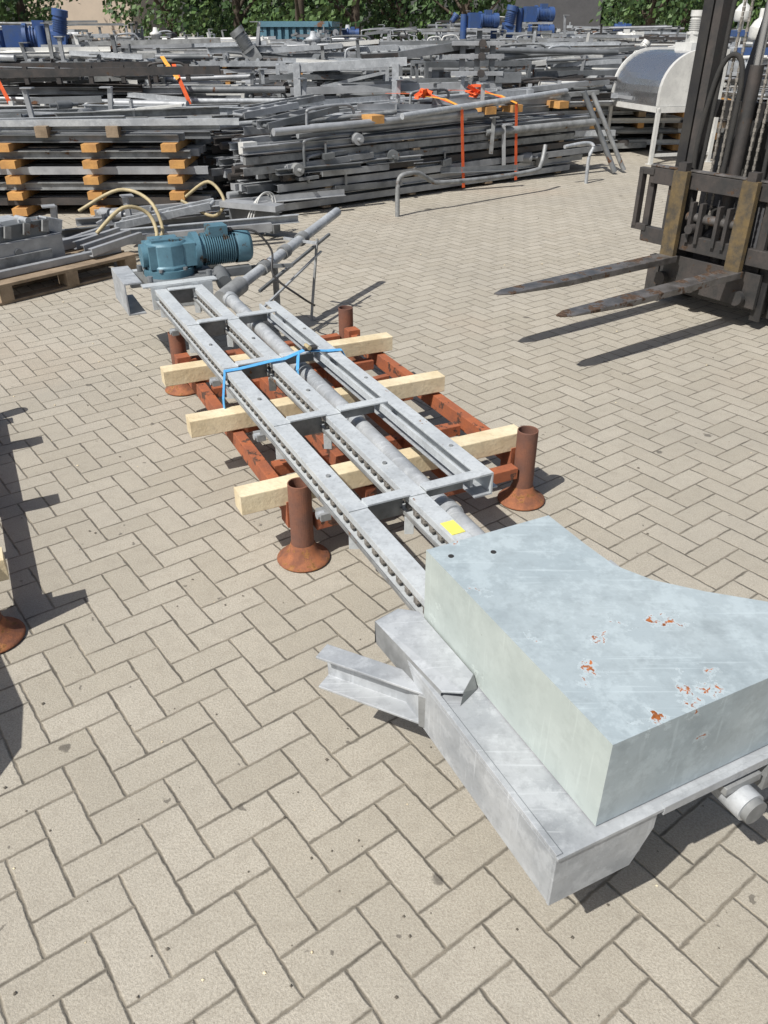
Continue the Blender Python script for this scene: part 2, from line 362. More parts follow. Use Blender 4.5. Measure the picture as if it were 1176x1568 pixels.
d.bar(L(.40,2.5,.67),L(.51,2.5,.67),.11,.06,'motor'); d.cyl(L(.51,2.47,.67),L(.54,2.47,.67),.014,'black',10)
d.path([L(.54,2.47,.67),L(.66,2.4,.66),L(.74,2.35,.55),L(.72,2.28,.42),L(.85,2.2,.30),L(.98,2.3,.2)],.007,'black',8)
d.chan(L(.30,2.42,.44),L(.62,2.42,.44),.06,.05,'steel')
d.done(.002)

st=MB('blue_ratchet_strap'); t=.845
st.ribbon([L(-.035,t-.03,.21),L(-.03,t-.02,.33),L(-.006,t,.4445),L(.06,t,.4445),L(.21,t+.01,.452),L(.27,t+.01,.452),L(.36,t+.012,.475),L(.47,t+.01,.456),L(.535,t,.454),L(.60,t-.02,.32),L(.64,t-.03,.20)],.028,'bluestrap',B)
st.ribbon([L(.33,t,.47),L(.30,t-.06,.42),L(.29,t-.12,.30)],.022,'bluestrap',B)
st.bar(L(.36,t+.012,.482),L(.42,t+.012,.482),.035,.01,'dark'); st.cyl(L(.38,t-.01,.488),L(.38,t+.035,.488),.010,'hose',10)
st.done()

# ------------------------------------------------------------ hood / tail box
h=MB('steel_tail_hood')
poly=[(-.02,-1.63),(.60,-1.63),(.60,-1.50),(.46,-1.37),(.385,-1.285),(.345,-1.20),(.34,-1.10),(.34,-.95),(-.02,-.95)]
zt,zb=.622,.402
top=[L(s,t,zt) for s,t in poly]; n=len(poly)
bot=[L(s,t,zb) for s,t in poly]
h.add(top+bot,[list(range(n))],'hood')
fs=[[n+i,n+(i+1)%n,(i+1)%n,i] for i in range(n)]
h.add(top+bot,fs[0:8],'hood'); h.add(top+bot,[fs[8]],'paint')
for s,t in ((.02,-1.0),(.12,-1.03)): h.cyl(L(s,t,.620),L(s,t,.6235),.007,'black',12)
hood=h.done(.003)
t_=MB('steel_tail_tray')
t_.bar(L(.235,-1.655,.394),L(.235,-.94,.394),.72,.008,'galv')
t_.bar(L(-.122,-1.648,.322),L(-.122,-1.06,.322),.006,.136,'galv')
t_.add([L(-.125,-1.651,.392),L(.118,-1.651,.392),L(.118,-1.651,.34),L(.085,-1.651,.27),L(.075,-1.651,.25),L(-.125,-1.651,.25),
        L(-.125,-1.642,.392),L(.118,-1.642,.392),L(.118,-1.642,.34),L(.085,-1.642,.27),L(.075,-1.642,.25),L(-.125,-1.642,.25)],
       [[0,5,4,3,2,1],[6,7,8,9,10,11],[0,6,11,5],[5,11,10,4],[4,10,9,3],[3,9,8,2]],'galv')
t_.bar(L(-.02,-1.645,.254),L(-.02,-1.0,.254),.2,.006,'galvd')
t_.bar(L(.10,-1.645,.33),L(.10,-1.0,.33),.006,.12,'galvd')
t_.bar(L(-.118,-1.649,.400),L(-.118,-1.05,.400),.014,.006,'galv')
t_.bar(L(.13,-1.650,.390),L(.62,-1.650,.390),.012,.024,'galv')
t_.bar(L(.35,-1.66,.355),L(.35,-1.60,.355),.10,.02,'galvd'); t_.bar(L(.43,-1.66,.34),L(.43,-1.62,.34),.02,.08,'galvd')
gz=.412
gp=[L(-.137,-.905,gz),L(-.06,-.885,gz),L(-.024,-.93,gz+.01),L(-.024,-1.195,gz+.016),L(-.075,-1.235,gz+.016),L(-.112,-1.20,gz+.004)]
t_.add(gp+[q-UP*.006 for q in gp],[list(range(6))[::-1],list(range(6,12))]+[[i,(i+1)%6,6+(i+1)%6,6+i] for i in range(6)],'galv')
t_.add([gp[4],gp[3],L(-.024,-1.215,.399),L(-.088,-1.245,.399)],[[0,1,2,3]],'galvd')
t_.add([gp[0],gp[1],L(-.06,-.885,.36),L(-.137,-.905,.34)],[[0,1,2,3]],'galvd')
t_.add([gp[0],gp[5],L(-.118,-1.20,.34),L(-.140,-.92,.35)],[[0,1,2,3]],'galvd')
t_.done(.0015)
arm=MB('channel_support_arm')
a0=L(-.275,-.885,.30); a1=L(-.095,-1.135,.31)
w_=.055
arm.chan(a0,a1,w_,.105,'galv',.007,flip=-1)
dd=(a1-a0).normalized(); sd=dd.cross(UP).normalized()
for q in (.05,.11,.17,.23):
    pc=a0+dd*q+UP*.018
    arm.cyl(pc-sd*(w_/2-.0065),pc-sd*(w_/2-.0085),.008,'black',12)
    arm.cyl(pc+dd*.018-sd*(w_/2-.0065),pc+dd*.018-sd*(w_/2-.013),.007,'galvd',6)
# opposite side: webs face the camera side
arm.bar(a1-dd*.02,a1+dd*.05,.07,.10,'galvd')
arm.done(.0015)
lg=MB('tail_support_leg')
lg.bar(L(.20,-1.25,.25),L(.20,-1.25,.0),.06,.06,'galvd',up=B); lg.bar(L(.12,-1.25,.255),L(.30,-1.25,.255),.08,.02,'galvd'); lg.bar(L(.20,-1.25,.004),L(.20,-1.25,.014),.12,.12,'galvd',up=B)
lg.done(.002)

# neighbouring conveyor, left of frame
c2=MB('chain_conveyor_frame')
for s in (-2.0,-1.86,-1.72): c2.chan(L(s,-.62,.38),L(s,2.3,.38),.06,.12,'rail')
for t in (-.55,.1,.7,1.4,2.1): c2.bar(L(-2.0,t,.445),L(-1.72,t,.445),.05,.008,'rail')
hp=[(-1.70,-.78),(-1.46,-.78),(-1.34,-.62),(-1.32,-.45),(-1.37,-.15),(-1.45,-.05),(-1.70,-.05)]
v0=[L(a,b_,.34) for a,b_ in hp]; v1=[L(a,b_,.42) for a,b_ in hp]; n=len(hp)
c2.add(v0+v1,[list(range(n))[::-1],list(range(n,2*n))]+[[i,(i+1)%n,n+(i+1)%n,n+i] for i in range(n)],'galv')
c2.bar(L(-1.6,-.4,.34),L(-1.6,-.4,0),.05,.05,'galvd',up=B)
c2.done(.002)

# ------------------------------------------------------------ forklift
fk=bpy.data.objects.new('forklift_truck',None); scene.collection.objects.link(fk)
FC=Vector((2.06,5.32,0)); FF=Vector((-.818,-.575,0)); FW=Vector((.575,-.818,0))
def G(p,q,z): return FC+FF*p+FW*q+UP*z
f=MB('forks')
for q in (-.25,.25):
    prof=[(-.06,-.022),(.06,-.022),(.06,.022),(-.06,.022)]
    f.ext(prof,G(-.04,q,.35),G(1.0,q,.35),'fork',prof2=[(-.06,-.018),(.06,-.018),(.06,.018),(-.06,.018)])
    f.ext([(-.06,-.018),(.06,-.018),(.06,.018),(-.06,.018)],G(1.0,q,.35),G(1.46,q,.36),'fork',prof2=[(-.05,-.006),(.05,-.006),(.05,.006),(-.05,.006)])
    f.ext([(-.05,-.006),(.05,-.006),(.05,.006),(-.05,.006)],G(1.46,q,.36),G(1.54,q,.36),'fork',prof2=[(-.02,-.004),(.02,-.004),(.02,.004),(-.02,.004)])
    f.bar(G(-.015,q,.335),G(-.015,q,.90),.105,.045,'forky',up=FF)
    f.bar(G(-.03,q,.9),G(-.03,q,.95),.06,.06,'dark',up=FF)
f.done(.004,fk)
f=MB('carriage')
for z,hh in ((.84,.10),(.46,.10)): f.bar(G(-.08,-.53,z),G(-.08,.58,z),.045,hh,'dark')
f.bar(G(-.08,-.53,.9),G(-.08,.58,.9),.05,.012,'fork')
for q in (-.53,-.36,.36,.56): f.bar(G(-.10,q,.41),G(-.10,q,.90),.05,.04,'dark',up=FF)
f.bar(G(-.07,-.60,.50),G(-.07,-.60,.86),.03,.05,'dark',up=FF); f.bar(G(-.07,-.62,.86),G(-.07,-.50,.86),.04,.04,'dark'); f.bar(G(-.07,-.62,.5),G(-.07,-.50,.5),.04,.04,'dark')
for q in (-.15,-.08,.05,.12): f.bar(G(-.06,q,.47),G(-.06,q,.72),.025,.05,'dark',up=FF)
f.cyl(G(-.09,-.20,.62),G(-.09,.2,.62),.03,'fork',14); f.cyl(G(-.06,-.12,.56),G(-.0,-.12,.56),.03,'dark',12)
f.bar(G(-.11,-.35,.25),G(-.11,.4,.25),.03,.22,'dark'); f.bar(G(-.12,-.45,.2),G(-.12,-.36,.2),.06,.25,'dark')
for q in (-.3,-.05,.3): f.cyl(G(-.07,q,.2),G(-.03,q,.2),.045,'dark',14)
f.done(.003,fk)
f=MB('mast')
for q,sg in ((-.37,1),(.40,-1)):
    f.chan(G(-.20,q,.06),G(-.20,q,2.5),.07,.13,'black',.014,up=FF,flip=sg)
    f.chan(G(-.19,q+sg*.075,.12),G(-.19,q+sg*.075,2.55),.055,.11,'dark',.014,up=FF,flip=sg)
    f.cyl(G(-.30,q+sg*.02,.1),G(-.30,q+sg*.02,1.9),.032,'dark',14)
    f.path([G(-.13,q+sg*.15,.5),G(-.14,q+sg*.17,1.2),G(-.16,q+sg*.16,1.8),G(-.2,q+sg*.17,2.4)],.014,'rubber')
for z in (.16,2.46): f.bar(G(-.22,-.37,z),G(-.22,.40,z),.06,.14,'black')
f.bar(G(-.27,-.37,1.25),G(-.27,.40,1.25),.03,.1,'black')
for q in (-.14,-.09,.10,.15):
    i=0;z=.55
    while z<2.4:
        f.bar(G(-.16,q,z),G(-.16,q,z+.024),.018 if i%2 else .012,.012,'chain',up=FF); z+=.026;i+=1
f.path([G(-.12,-.20,.6),G(-.1,-.24,1.0),G(-.12,-.2,1.45),G(-.15,-.12,1.55),G(-.15,-.05,1.4),G(-.13,-.04,.8)],.016,'rubber')
f.cyl(G(-.2,-.0,.15),G(-.2,-.0,1.5),.04,'dark',16); f.cyl(G(-.2,-.0,1.5),G(-.2,-.0,2.3),.025,'stain',16)
f.done(.002,fk)
f=MB('chassis')
f.bar(G(-.55,0.02,.45),G(-2.2,0.02,.45),.95,.6,'shed'); f.ext([(-.47,-.3),(.47,-.3),(.47,.25),(.35,.35),(-.35,.35),(-.47,.25)],G(-2.0,.02,.6),G(-2.55,.02,.62),'black')
f.bar(G(-.5,.02,.95),G(-.62,.02,.95),.7,.45,'black'); f.bar(G(-1.2,.02,.85),G(-2.0,.02,.85),.75,.22,'black'); f.bar(G(-1.35,.02,1.0),G(-1.8,.02,1.0),.5,.1,'rubber'); f.bar(G(-1.8,.02,1.2),G(-1.88,.02,1.25),.45,.45,'rubber')
for q in (-.42,.46):
    f.bar(G(-.60,q,.75),G(-.95,q,2.05),.05,.06,'black'); f.bar(G(-2.05,q,.8),G(-1.95,q,2.05),.05,.06,'black')
    f.bar(G(-.93,q,2.07),G(-1.98,q,2.07),.05,.06,'black')
for i in range(7): f.bar(G(-.95-i*.165,-.42,2.1),G(-.95-i*.165,.46,2.1),.03,.03,'black')
f.lathe(G(-.85,.02,1.25),[(.17,0),(.185,.012),(.17,.024)],'rubber',20,ax=(-.3*FF.x,-.3*FF.y,.9)); f.cyl(G(-.66,.02,1.1),G(-.85,.02,1.26),.02,'black',10)
f.done(.01,fk)
f=MB('wheels')
for pz,q,r in ((-.52,-.36,.31),(-.52,.45,.31),(-1.95,-.33,.25),(-1.95,.38,.25)):
    f.lathe(G(pz,q-.08,r),[(.1,.02),(r*.6,.0),(r*.93,.0),(r,.03),(r,.13),(r*.93,.16),(r*.6,.16),(.1,.14)],'rubber',28,ax=FW)
    f.cyl(G(pz,q-.075,r),G(pz,q+.075,r),r*.55,'shed',20)
f.done(0,fk)

# ------------------------------------------------------------ piles of stock
def stock(name, org, ang, length, width, layers, pitch, seed, kinds, mats, spac='woodor', ncol=3, stick=.12, jitter=.04, z0=.02, thin=.5, skip=0.):
    r=random.Random(seed); b=MB(name)
    a=Vector((math.cos(ang),math.sin(ang),0)); c=Vector((-math.sin(ang),math.cos(ang),0)); o=Vector(org)
    Q=lambda x,y,z:o+a*x+c*y+UP*z
    bh=pitch*thin
    for l in range(layers):
        z=z0+l*pitch
        for i in range(ncol):
            x=length*(i+.5)/ncol+r.uniform(-.06,.06)
            if spac and r.random()>skip: b.bar(Q(x,-stick*r.uniform(-.3,1.3),z+bh/2),Q(x+r.uniform(-.05,.05),width+stick,z+bh/2),r.uniform(.08,.12),bh*.96,spac if r.random()<.75 else 'woodold')
        y=.02
        hh=pitch-bh
        while y<width:
            kd=r.choice(kinds); k=r.choice(mats); w=r.uniform(.06,.12)
            x0=r.uniform(-jitter*3,jitter); x1=length+r.uniform(-jitter*6,jitter*2); dy=r.uniform(-.02,.02); zc=z+bh+hh/2
            if kd=='C': b.chan(Q(x0,y,zc),Q(x1,y+dy,zc),w*.8,hh*.95,k,flip=r.choice((1,-1)))
            elif kd=='I': b.ibeam(Q(x0,y,zc),Q(x1,y+dy,zc),w*.8,hh*.95,k)
            elif kd=='T': b.cyl(Q(x0,y,zc),Q(x1,y+dy,zc),min(hh,w)*.48,k,12)
            elif kd=='B': b.bar(Q(x0,y,zc),Q(x1,y+dy,zc),w*.8,hh*.9,k)
            elif kd=='L': b.angle(Q(x0,y,zc-hh/2),Q(x1,y+dy,zc-hh/2),w*.7,hh*.8,k)
            y+=w*.95+r.uniform(.0,.04)
    return b,Q
S2=['steel','lsteel','galvd','galv','lsteel']
def gearmotor(b,p,ax,sc,k='blue'):
    p=Vector(p); ax=Vector(ax).normalized(); s=sc
    b.cyl(p,p+ax*.28*s,.10*s,k,16)
    for i in range(6): b.cyl(p+ax*(.04+.03*i)*s,p+ax*(.05+.03*i)*s,.115*s,k,16)
    b.cyl(p+ax*.24*s,p+ax*.33*s,.118*s,k,16); b.bar(p+ax*.08*s+UP*.13*s,p+ax*.2*s+UP*.13*s,.1*s,.07*s,k)
    b.bar(p-ax*.22*s,p,.2*s,.24*s,k); b.cyl(p-ax*.03*s,p+ax*.01*s,.14*s,k,16)
def heap(b,Q,seed,x0,x1,y0,y1,z0,z1,n,mats=None):
    r=random.Random(seed); mats=mats or S2
    for i in range(n):
        x=r.uniform(x0,x1); y=r.uniform(y0,y1); z=z0+(z1-z0)*r.random()**1.4; k=r.choice(mats); t=r.random()
        if t<.40:
            l=r.uniform(.6,2.4); e=Q(x+l,y+r.uniform(-.3,.3),z+r.uniform(-.06,.06))
            q=r.random(); p=Q(x,y,z)
            if q<.4: b.cyl(p,e,r.uniform(.015,.045),k,10)
            elif q<.7: b.chan(p,e,.06,r.uniform(.05,.1),k,flip=r.choice((1,-1)))
            else: b.angle(p,e,.05,.06,k)
        elif t<.54:
            hh=r.uniform(.12,.36); b.bar(Q(x,y,z-.1),Q(x+r.uniform(-.08,.08),y,z+hh),.045,.045,k,up=(0,1,0)); b.bar(Q(x-.06,y,z+hh),Q(x+.06,y,z+hh),.10,.012,k)
        elif t<.68:
            w=r.uniform(.08,.22); b.bar(Q(x,y,z),Q(x+w,y+r.uniform(-.1,.1),z+r.uniform(0,.05)),r.uniform(.05,.2),r.uniform(.02,.12),k)
            b.bar(Q(x+w*.5,y,z),Q(x+w*.5,y,z+.12),.02,.08,k,up=(0,1,0))
        elif t<.82:
            l=r.uniform(.5,1.2); w=r.uniform(.15,.3); dz=r.uniform(-.08,.15)
            for q in (0,w): b.bar(Q(x,y+q,z),Q(x+l,y+q,z+dz),.035,.06,k)
            for j in range(5): b.cyl(Q(x+l*j/4,y,z+dz*j/4),Q(x+l*j/4,y+w,z+dz*j/4),.018,k,8)
        elif t<.93:
            a=r.uniform(0,3.1); dx=.08*math.cos(a);dy=.08*math.sin(a); b.cyl(Q(x-dx,y-dy,z),Q(x+dx,y+dy,z),r.uniform(.03,.07),k,14); b.cyl(Q(x-dx*2,y-dy*2,z),Q(x+dx*2,y+dy*2,z),.02,k,8)
        else:
            w=r.uniform(.2,.7); b.path([Q(x,y,z-.1),Q(x,y,z+.1),Q(x+.06,y,z+.16),Q(x+w,y+.05,z+.17),Q(x+w+.1,y+.06,z+.08)],.016,k,8)
b,Q=stock('steel_beam_stack',(-5.6,8.75,0),.02,3.75,1.6,5,.15,3,['C','I','B'],['steel','lsteel','galvd','dark'],spac=None,stick=.1,thin=.5)
r=random.Random(5)
for l in range(5):
    for x in (.15,.95,1.82,2.68,3.50):
        z=.02+.15*l; j=r.uniform(-.05,.05); b.bar(Q(x+j,-.12-r.uniform(0,.06),z+.038),Q(x+j,1.7,z+.038),.15,.072,'woodor')
for i in range(18):
    y=.03+i*.09; z=.80+r.uniform(0,.07); b.chan(Q(r.uniform(-.3,.9),y,z),Q(3.5+r.uniform(-.7,.7),y+r.uniform(-.2,.25),z+r.uniform(-.02,.06)),.05,.06,r.choice(S2+['galv']),flip=r.choice((1,-1)))
for x in (1.0,2.2,2.9): b.bar(Q(x,-.1,.80),Q(x,.2,.80),.12,.1,'woodold')
heap(b,Q,71,.5,3.0,.3,1.5,.86,.97,14)
b.bar(Q(2.55,.5,.92),Q(3.5,.55,.99),.16,.02,'white')
b.bar(Q(1.55,-.17,0),Q(1.55,-.17,1.25),.035,.035,'dark',up=(0,1,0)); b.done()
an=math.atan2(3.0,3.8)
b,Q=stock('steel_pipe_stack',(-1.12,8.72,0),an,5.0,1.5,7,.095,11,['T','B','C','I','B'],['steel','lsteel','galvd','dark','lsteel','galv'],spac='woodold',ncol=4,stick=.03,jitter=.12,thin=.22,skip=.35)
r=random.Random(8)
for i in range(34):
    y=r.uniform(0,1.5); z=.72+r.uniform(0,.12); x0=r.uniform(-.2,1.8)
    q0,q1=Q(x0,y,z),Q(x0+r.uniform(2.2,3.6),y+r.uniform(-.15,.15),z+r.uniform(-.03,.06))
    if r.random()<.5: b.cyl(q0,q1,r.uniform(.02,.04),r.choice(S2),12)
    else: b.chan(q0,q1,.06,.08,r.choice(S2),flip=r.choice((1,-1)))
heap(b,Q,72,.0,4.2,.1,1.4,.80,.92,36)
heap(b,Q,73,.0,4.2,-.06,.0,.2,.7,22,['steel','lsteel','galvd'])
b.bar(Q(-.30,.1,.66),Q(-.14,.1,.66),.10,.11,'white'); b.bar(Q(-.28,.1,.56),Q(-.1,.1,.56),.13,.05,'galv'); b.bar(Q(-.2,.3,.68),Q(.4,.3,.70),.07,.09,'lsteel')
b.cyl(Q(0,-.04,.80),Q(2.8,.0,.83),.036,'lsteel',14); b.cyl(Q(1.6,-.1,.86),Q(4.5,.1,.98),.034,'galv',14)
for x in (1.3,3.0,3.45,4.3): b.bar(Q(x,-.06,.84),Q(x+.02,.2,.84),.16,.08,'woodor')
b.cyl(Q(4.6,-.1,.98),Q(5.0,-.45,.03),.035,'steel',12); b.cyl(Q(4.9,0,.95),Q(5.2,-.45,.03),.03,'galvd',12)
b.done()
st=MB('orange_tie_down_strap'); a_=Vector((math.cos(an),math.sin(an),0)); r=random.Random(4)
for x in (2.55,3.45):
    st.ribbon([Q(x,-.12,.04),Q(x-.02,-.09,.5),Q(x-.03,-.06,.90),Q(x-.15,.4,1.02),Q(x-.3,1.0,1.0)],.045,'orange',a_)
    st.ribbon([Q(x-.03,-.065,.90),Q(x-.15,.10,.98),Q(x-.32,.25,1.01)],.045,'yorange',a_)
    pts=[Q(x-.35+r.uniform(-.13,.13),.3+r.uniform(-.1,.1),.97+r.uniform(0,.12)) for _ in range(14)]
    for p_,q_ in zip(pts[:-1],pts[1:]): st.bar(p_,q_,.05,.004,'orange',up=(r.uniform(-1,1),r.uniform(-1,1),1))
st.done()
u=MB('bent_tube_handrail'); u.path([(.14,8.70,0),(.14,8.71,.25),(.16,8.74,.37),(.24,8.80,.40),(.36,8.9,.39),(.5,9.02,.30),(.62,9.1,.27),(1.2,9.6,.24),(1.75,10.05,.25),(1.85,10.15,.3),(1.9,10.25,.5)],.024,'galvd'); u.done()
u=MB('bent_tube_handrail'); u.path([(2.55,10.75,.0),(2.55,10.76,.3),(2.6,10.8,.42),(2.5,10.8,.46),(2.2,10.6,.44)],.022,'galv'); u.done()

def machine(name,x,y,w,d_,h_,seed,k='lsteel',ang=0.,z0=0.,mot=None):
    r=random.Random(seed); b=MB(name); a=Vector((math.cos(ang),math.sin(ang),0)); c=Vector((-math.sin(ang),math.cos(ang),0)); o=Vector((x,y,z0))
    Q=lambda u,v,z:o+a*u+c*v+UP*z
    t=.05
    for u in (0,w):
        for v in (0,d_): b.bar(Q(u,v,0),Q(u,v,h_),t,t,k,up=c)
    for z in (h_*.35,h_-.03):
        for v in (0,d_): b.bar(Q(0,v,z),Q(w,v,z),t*.9,t*1.4,k)
        for u in (0,w): b.bar(Q(u,0,z),Q(u,d_,z),t*.9,t*1.4,k)
    n=int(w/.16)
    if r.random()<.6:
        for i in range(n): b.cyl(Q(.08+i*.16,.03,h_+.01),Q(.08+i*.16,d_-.03,h_+.01),.028,r.choice(S2),10)
    for i in range(3):
        u=r.uniform(.1,max(.11,w-.4)); b.bar(Q(u,d_*.3,h_*.5),Q(u+r.uniform(.15,.4),d_*.3,h_*.5),d_*.4,r.uniform(.1,.3),r.choice(S2+['white']))
    b.bar(Q(0,0,h_*.1),Q(w,0,h_*.8),.03,.04,k)
    heap(b,Q,seed+1,0,w*.8,0,d_,h_+.02,h_+.18,int(7*w),S2+['white','dark','steel'])
    if mot: gearmotor(b,Q(w*r.uniform(.2,.7),d_*.4,h_+.15),(a if r.random()<.6 else -a)+UP*r.choice((0,0,1.5)),r.uniform(.7,1.1),mot)
    if r.random()<.35: b.lathe(Q(w*.4,d_*.5,h_+.02),[(.0,0),(.11,0),(.11,.14),(.13,.15),(.13,.19),(.06,.22),(.04,.3),(0,.3)],r.choice(['white','galv']),14)
    b.done()

b,Q=stock('steel_beam_stack',(-7.6,11.6,0),.03,5.6,1.6,8,.125,21,['C','T','B','L'],S2+['dark','white'],spac='woodold',ncol=5,jitter=.4,thin=.3,skip=.4)
heap(b,Q,81,0,4.6,-.05,1.6,1.02,1.26,110,S2+['dark','steel','dark','white'])
heap(b,Q,82,0,4.6,-.1,.0,.3,.95,25,S2+['dark','steel'])
b.bar(Q(.3,.0,1.22),Q(4.6,.1,1.26),.05,.09,'dark'); b.done()
b,Q=stock('steel_pipe_stack',(-1.8,11.9,0),.28,5.6,1.4,7,.12,22,['C','T','B','L'],S2+['dark'],spac='woodor',ncol=5,jitter=.5,thin=.3,skip=.4)
heap(b,Q,83,-.3,4.5,-.05,1.4,.86,1.08,100,S2+['dark','steel','white'])
heap(b,Q,84,0,4.6,-.1,.0,.3,.85,25,S2+['dark','steel'])
b.done()
for i,(x,y,w,d_,h_,k,mt,z0,an_) in enumerate([
   (-7.4,12.2,2.2,.7,.32,'lsteel',None,1.02,.05),(-4.9,12.4,1.9,.6,.26,'steel',None,1.02,-.04),(-2.9,13.4,1.5,.7,1.25,'galv','galvd',0,.1),
   (-1.45,12.4,1.5,.5,.42,'galv',None,.82,.1),(.6,12.9,1.6,.6,.36,'steel',None,.9,.3),(2.3,13.9,1.6,.7,1.1,'steel',None,0,.3),
   (-9.5,15.2,3.2,.9,1.35,'lsteel','blue',0,0),(-5.8,15.6,2.8,.9,1.25,'galv',None,0,.05),(-2.3,16.0,2.6,.9,1.3,'steel',None,0,0),(.8,16.2,2.6,.9,1.25,'galv',None,0,.1),(3.9,17.2,1.6,.9,1.1,'lsteel','white',0,.1),
   (-11,20,4,1,1.4,'galv',None,0,0),(-6.6,20.5,3.6,1,1.35,'lsteel',None,0,0),(-2.2,21,3.4,1,1.4,'galv','blue',0,0),(1.6,21,3.2,1,1.45,'lsteel','blue',0,.1),(5.2,21.5,3,1,1.3,'steel','white',0,0),
   (1.2,26,3,1.2,1.6,'steel','blue',0,0),(4.8,26,3,1.2,1.5,'galv','blue',0,0),(8.5,24,3,1.2,1.4,'galv',None,0,0),(-14,27,5,1.2,1.6,'galv',None,0,0),
   (6.8,19.5,2.4,1,1.2,'galv',None,0,0),(9.2,21,2.4,1,1.3,'lsteel','white',0,0)]):
    machine('conveyor_machine_frame',x,y,w,d_,h_,100+i,k,an_,z0,mt)
r=random.Random(12)
for i,(x,y,l,n) in enumerate([(3.0,13.6,3.2,5),(4.9,15.8,4,6),(-8,17.6,7,7),(0,18.4,6.5,7),(7,18.5,5,6),(-10,23.6,8,7),(0,23.6,9,8)]):
    b,Q=stock('steel_beam_stack',(x,y,0),r.uniform(-.05,.15),l,1.5,n,.16,50+i,['C','T','B','L'],S2+['white','dark'],spac='woodor' if i%2==0 else 'woodold',ncol=5,jitter=.4,skip=.3)
    heap(b,Q,300+i,0,l*.8,0,1.4,n*.16,n*.16+.25,int(l*14),S2+['white','dark']); b.done()
for (x,y,z,sc) in ((-5.0,13.0,1.55,1.3),(-4.5,12.9,1.60,.9),(-7.2,14.8,1.60,1.1),(1.75,17.0,1.78,1.0),(2.3,17.2,1.72,.9),(2.8,17.3,1.88,1.0)):
    b=MB('drive_head_on_stand'); b.bar((x,y,0),(x,y,z-.1),.09,.09,'steel',up=(0,1,0)); b.bar((x-.25,y,.02),(x+.25,y,.02),.4,.04,'steel'); b.bar((x-.25,y,z-.14),(x+.3,y,z-.14),.25,.03,'lsteel')
    gearmotor(b,(x,y,z),(1,.2,.0) if sc>.95 else (.2,0,1),sc,'blue'); b.cyl((x-.3*sc,y,z-.3),(x-.3*sc,y,z+.1),.06,'blue',12); b.done()
bm_=MB('long_conveyor_boom')
for p0,p1,w,h_,k in (((-5.2,10.7,.88),(-1.6,10.0,.84),.14,.05,'white'),((-5.6,11.2,1.18),(-2.0,11.1,1.24),.06,.09,'dark'),((-2.3,10.4,.78),(2.0,12.2,.92),.12,.10,'galv'),((-1.2,10.2,.80),(2.9,12.9,1.0),.08,.06,'lsteel'),((-1.5,14.2,1.3),(1.2,14.6,1.36),.12,.06,'lsteel'),((-8,14.6,1.4),(-3,14.5,1.45),.2,.08,'lsteel')):
    bm_.bar(p0,p1,w,h_,k)
    d0=Vector(p1)-Vector(p0)
    for q in range(1,9): pp=Vector(p0)+d0*q/9; bm_.bar(pp-UP*.12,pp+UP*.07,.05,.05,k,up=(0,1,0))
bm_.done()
b=MB('welded_portal_frame')
for x in (-1.15,.15): b.bar((x,12.0,.55),(x,12.0,1.28),.09,.12,'galv',up=(0,1,0))
b.bar((-1.25,12.0,1.22),(.3,12.0,1.30),.08,.10,'galv'); b.bar((-1.25,12.0,.95),(1.6,12.3,1.02),.07,.09,'lsteel'); b.bar((-1.2,11.95,.62),(-1.0,11.95,.62),.1,.2,'white')
b.bar((.2,12.1,1.36),(1.2,12.4,1.50),.07,.10,'steel'); b.bar((-.3,12.2,1.35),(1.5,12.5,1.42),.05,.05,'dark')
b.done(.002)
b=MB('clamp_column_machine')
for x in (1.05,1.25,1.45): b.bar((x,12.3,.8),(x,12.3,1.55),.07,.09,'steel',up=(0,1,0))
for z in (.95,1.15,1.35,1.5): b.bar((.9,12.25,z),(1.6,12.25,z),.1,.05,'lsteel'); b.cyl((1.3,12.15,z),(1.3,12.28,z),.05,'dark',12)
b.bar((1.5,12.25,1.1),(1.85,12.3,1.1),.1,.12,'steel'); b.done(.002)
st=MB('orange_tie_down_strap')
for x in (-4.9,-2.6):
    st.ribbon([(x+.2,11.45,.3),(x+.1,11.42,.9),(x,11.45,1.15),(x-.12,11.8,1.28)],.05,'orange',(1,0,0)); st.ribbon([(x,11.43,1.13),(x-.13,11.5,1.28),(x-.28,11.9,1.36)],.05,'yorange',(1,0,0))
st.done()

# ------------------------------------------------------------ stainless hopper on white stand
w=MB('stainless_feed_hopper')
hx=Vector((3.46,13.6,0)); yaw=-1.295; ha=Vector((math.cos(yaw),math.sin(yaw),0)); hc=Vector((-math.sin(yaw),math.cos(yaw),0))
H=lambda a,b_,z:hx+ha*a+hc*b_+UP*z
AL=1.30
for a in (0,AL):
    for bb in (0,.95): w.bar(H(a,bb,0),H(a,bb,.72),.05,.05,'white',up=hc); w.bar(H(a,bb,0),H(a,bb,.01),.1,.1,'white',up=hc)
for bb in (0,.95): w.bar(H(0,bb,.70),H(AL,bb,.70),.05,.07,'white')
for a in (0,AL): w.bar(H(a,0,.70),H(a,.95,.70),.05,.07,'white'); w.bar(H(a,0,.12),H(a,.95,.12),.03,.04,'white')
pr=[(0,.74),(0,.90)]+[(.55-.55*math.cos(q*math.pi/2/10),.90+.50*math.sin(q*math.pi/2/10)) for q in range(11)]+[(.95,1.40),(.95,.74)]
n=len(pr); v0=[H(.03,b_,z) for b_,z in pr]; v1=[H(AL-.06,b_,z) for b_,z in pr]
w.add(v0+v1,[[i,(i+1)%n,n+(i+1)%n,n+i] for i in range(n)],'stain')
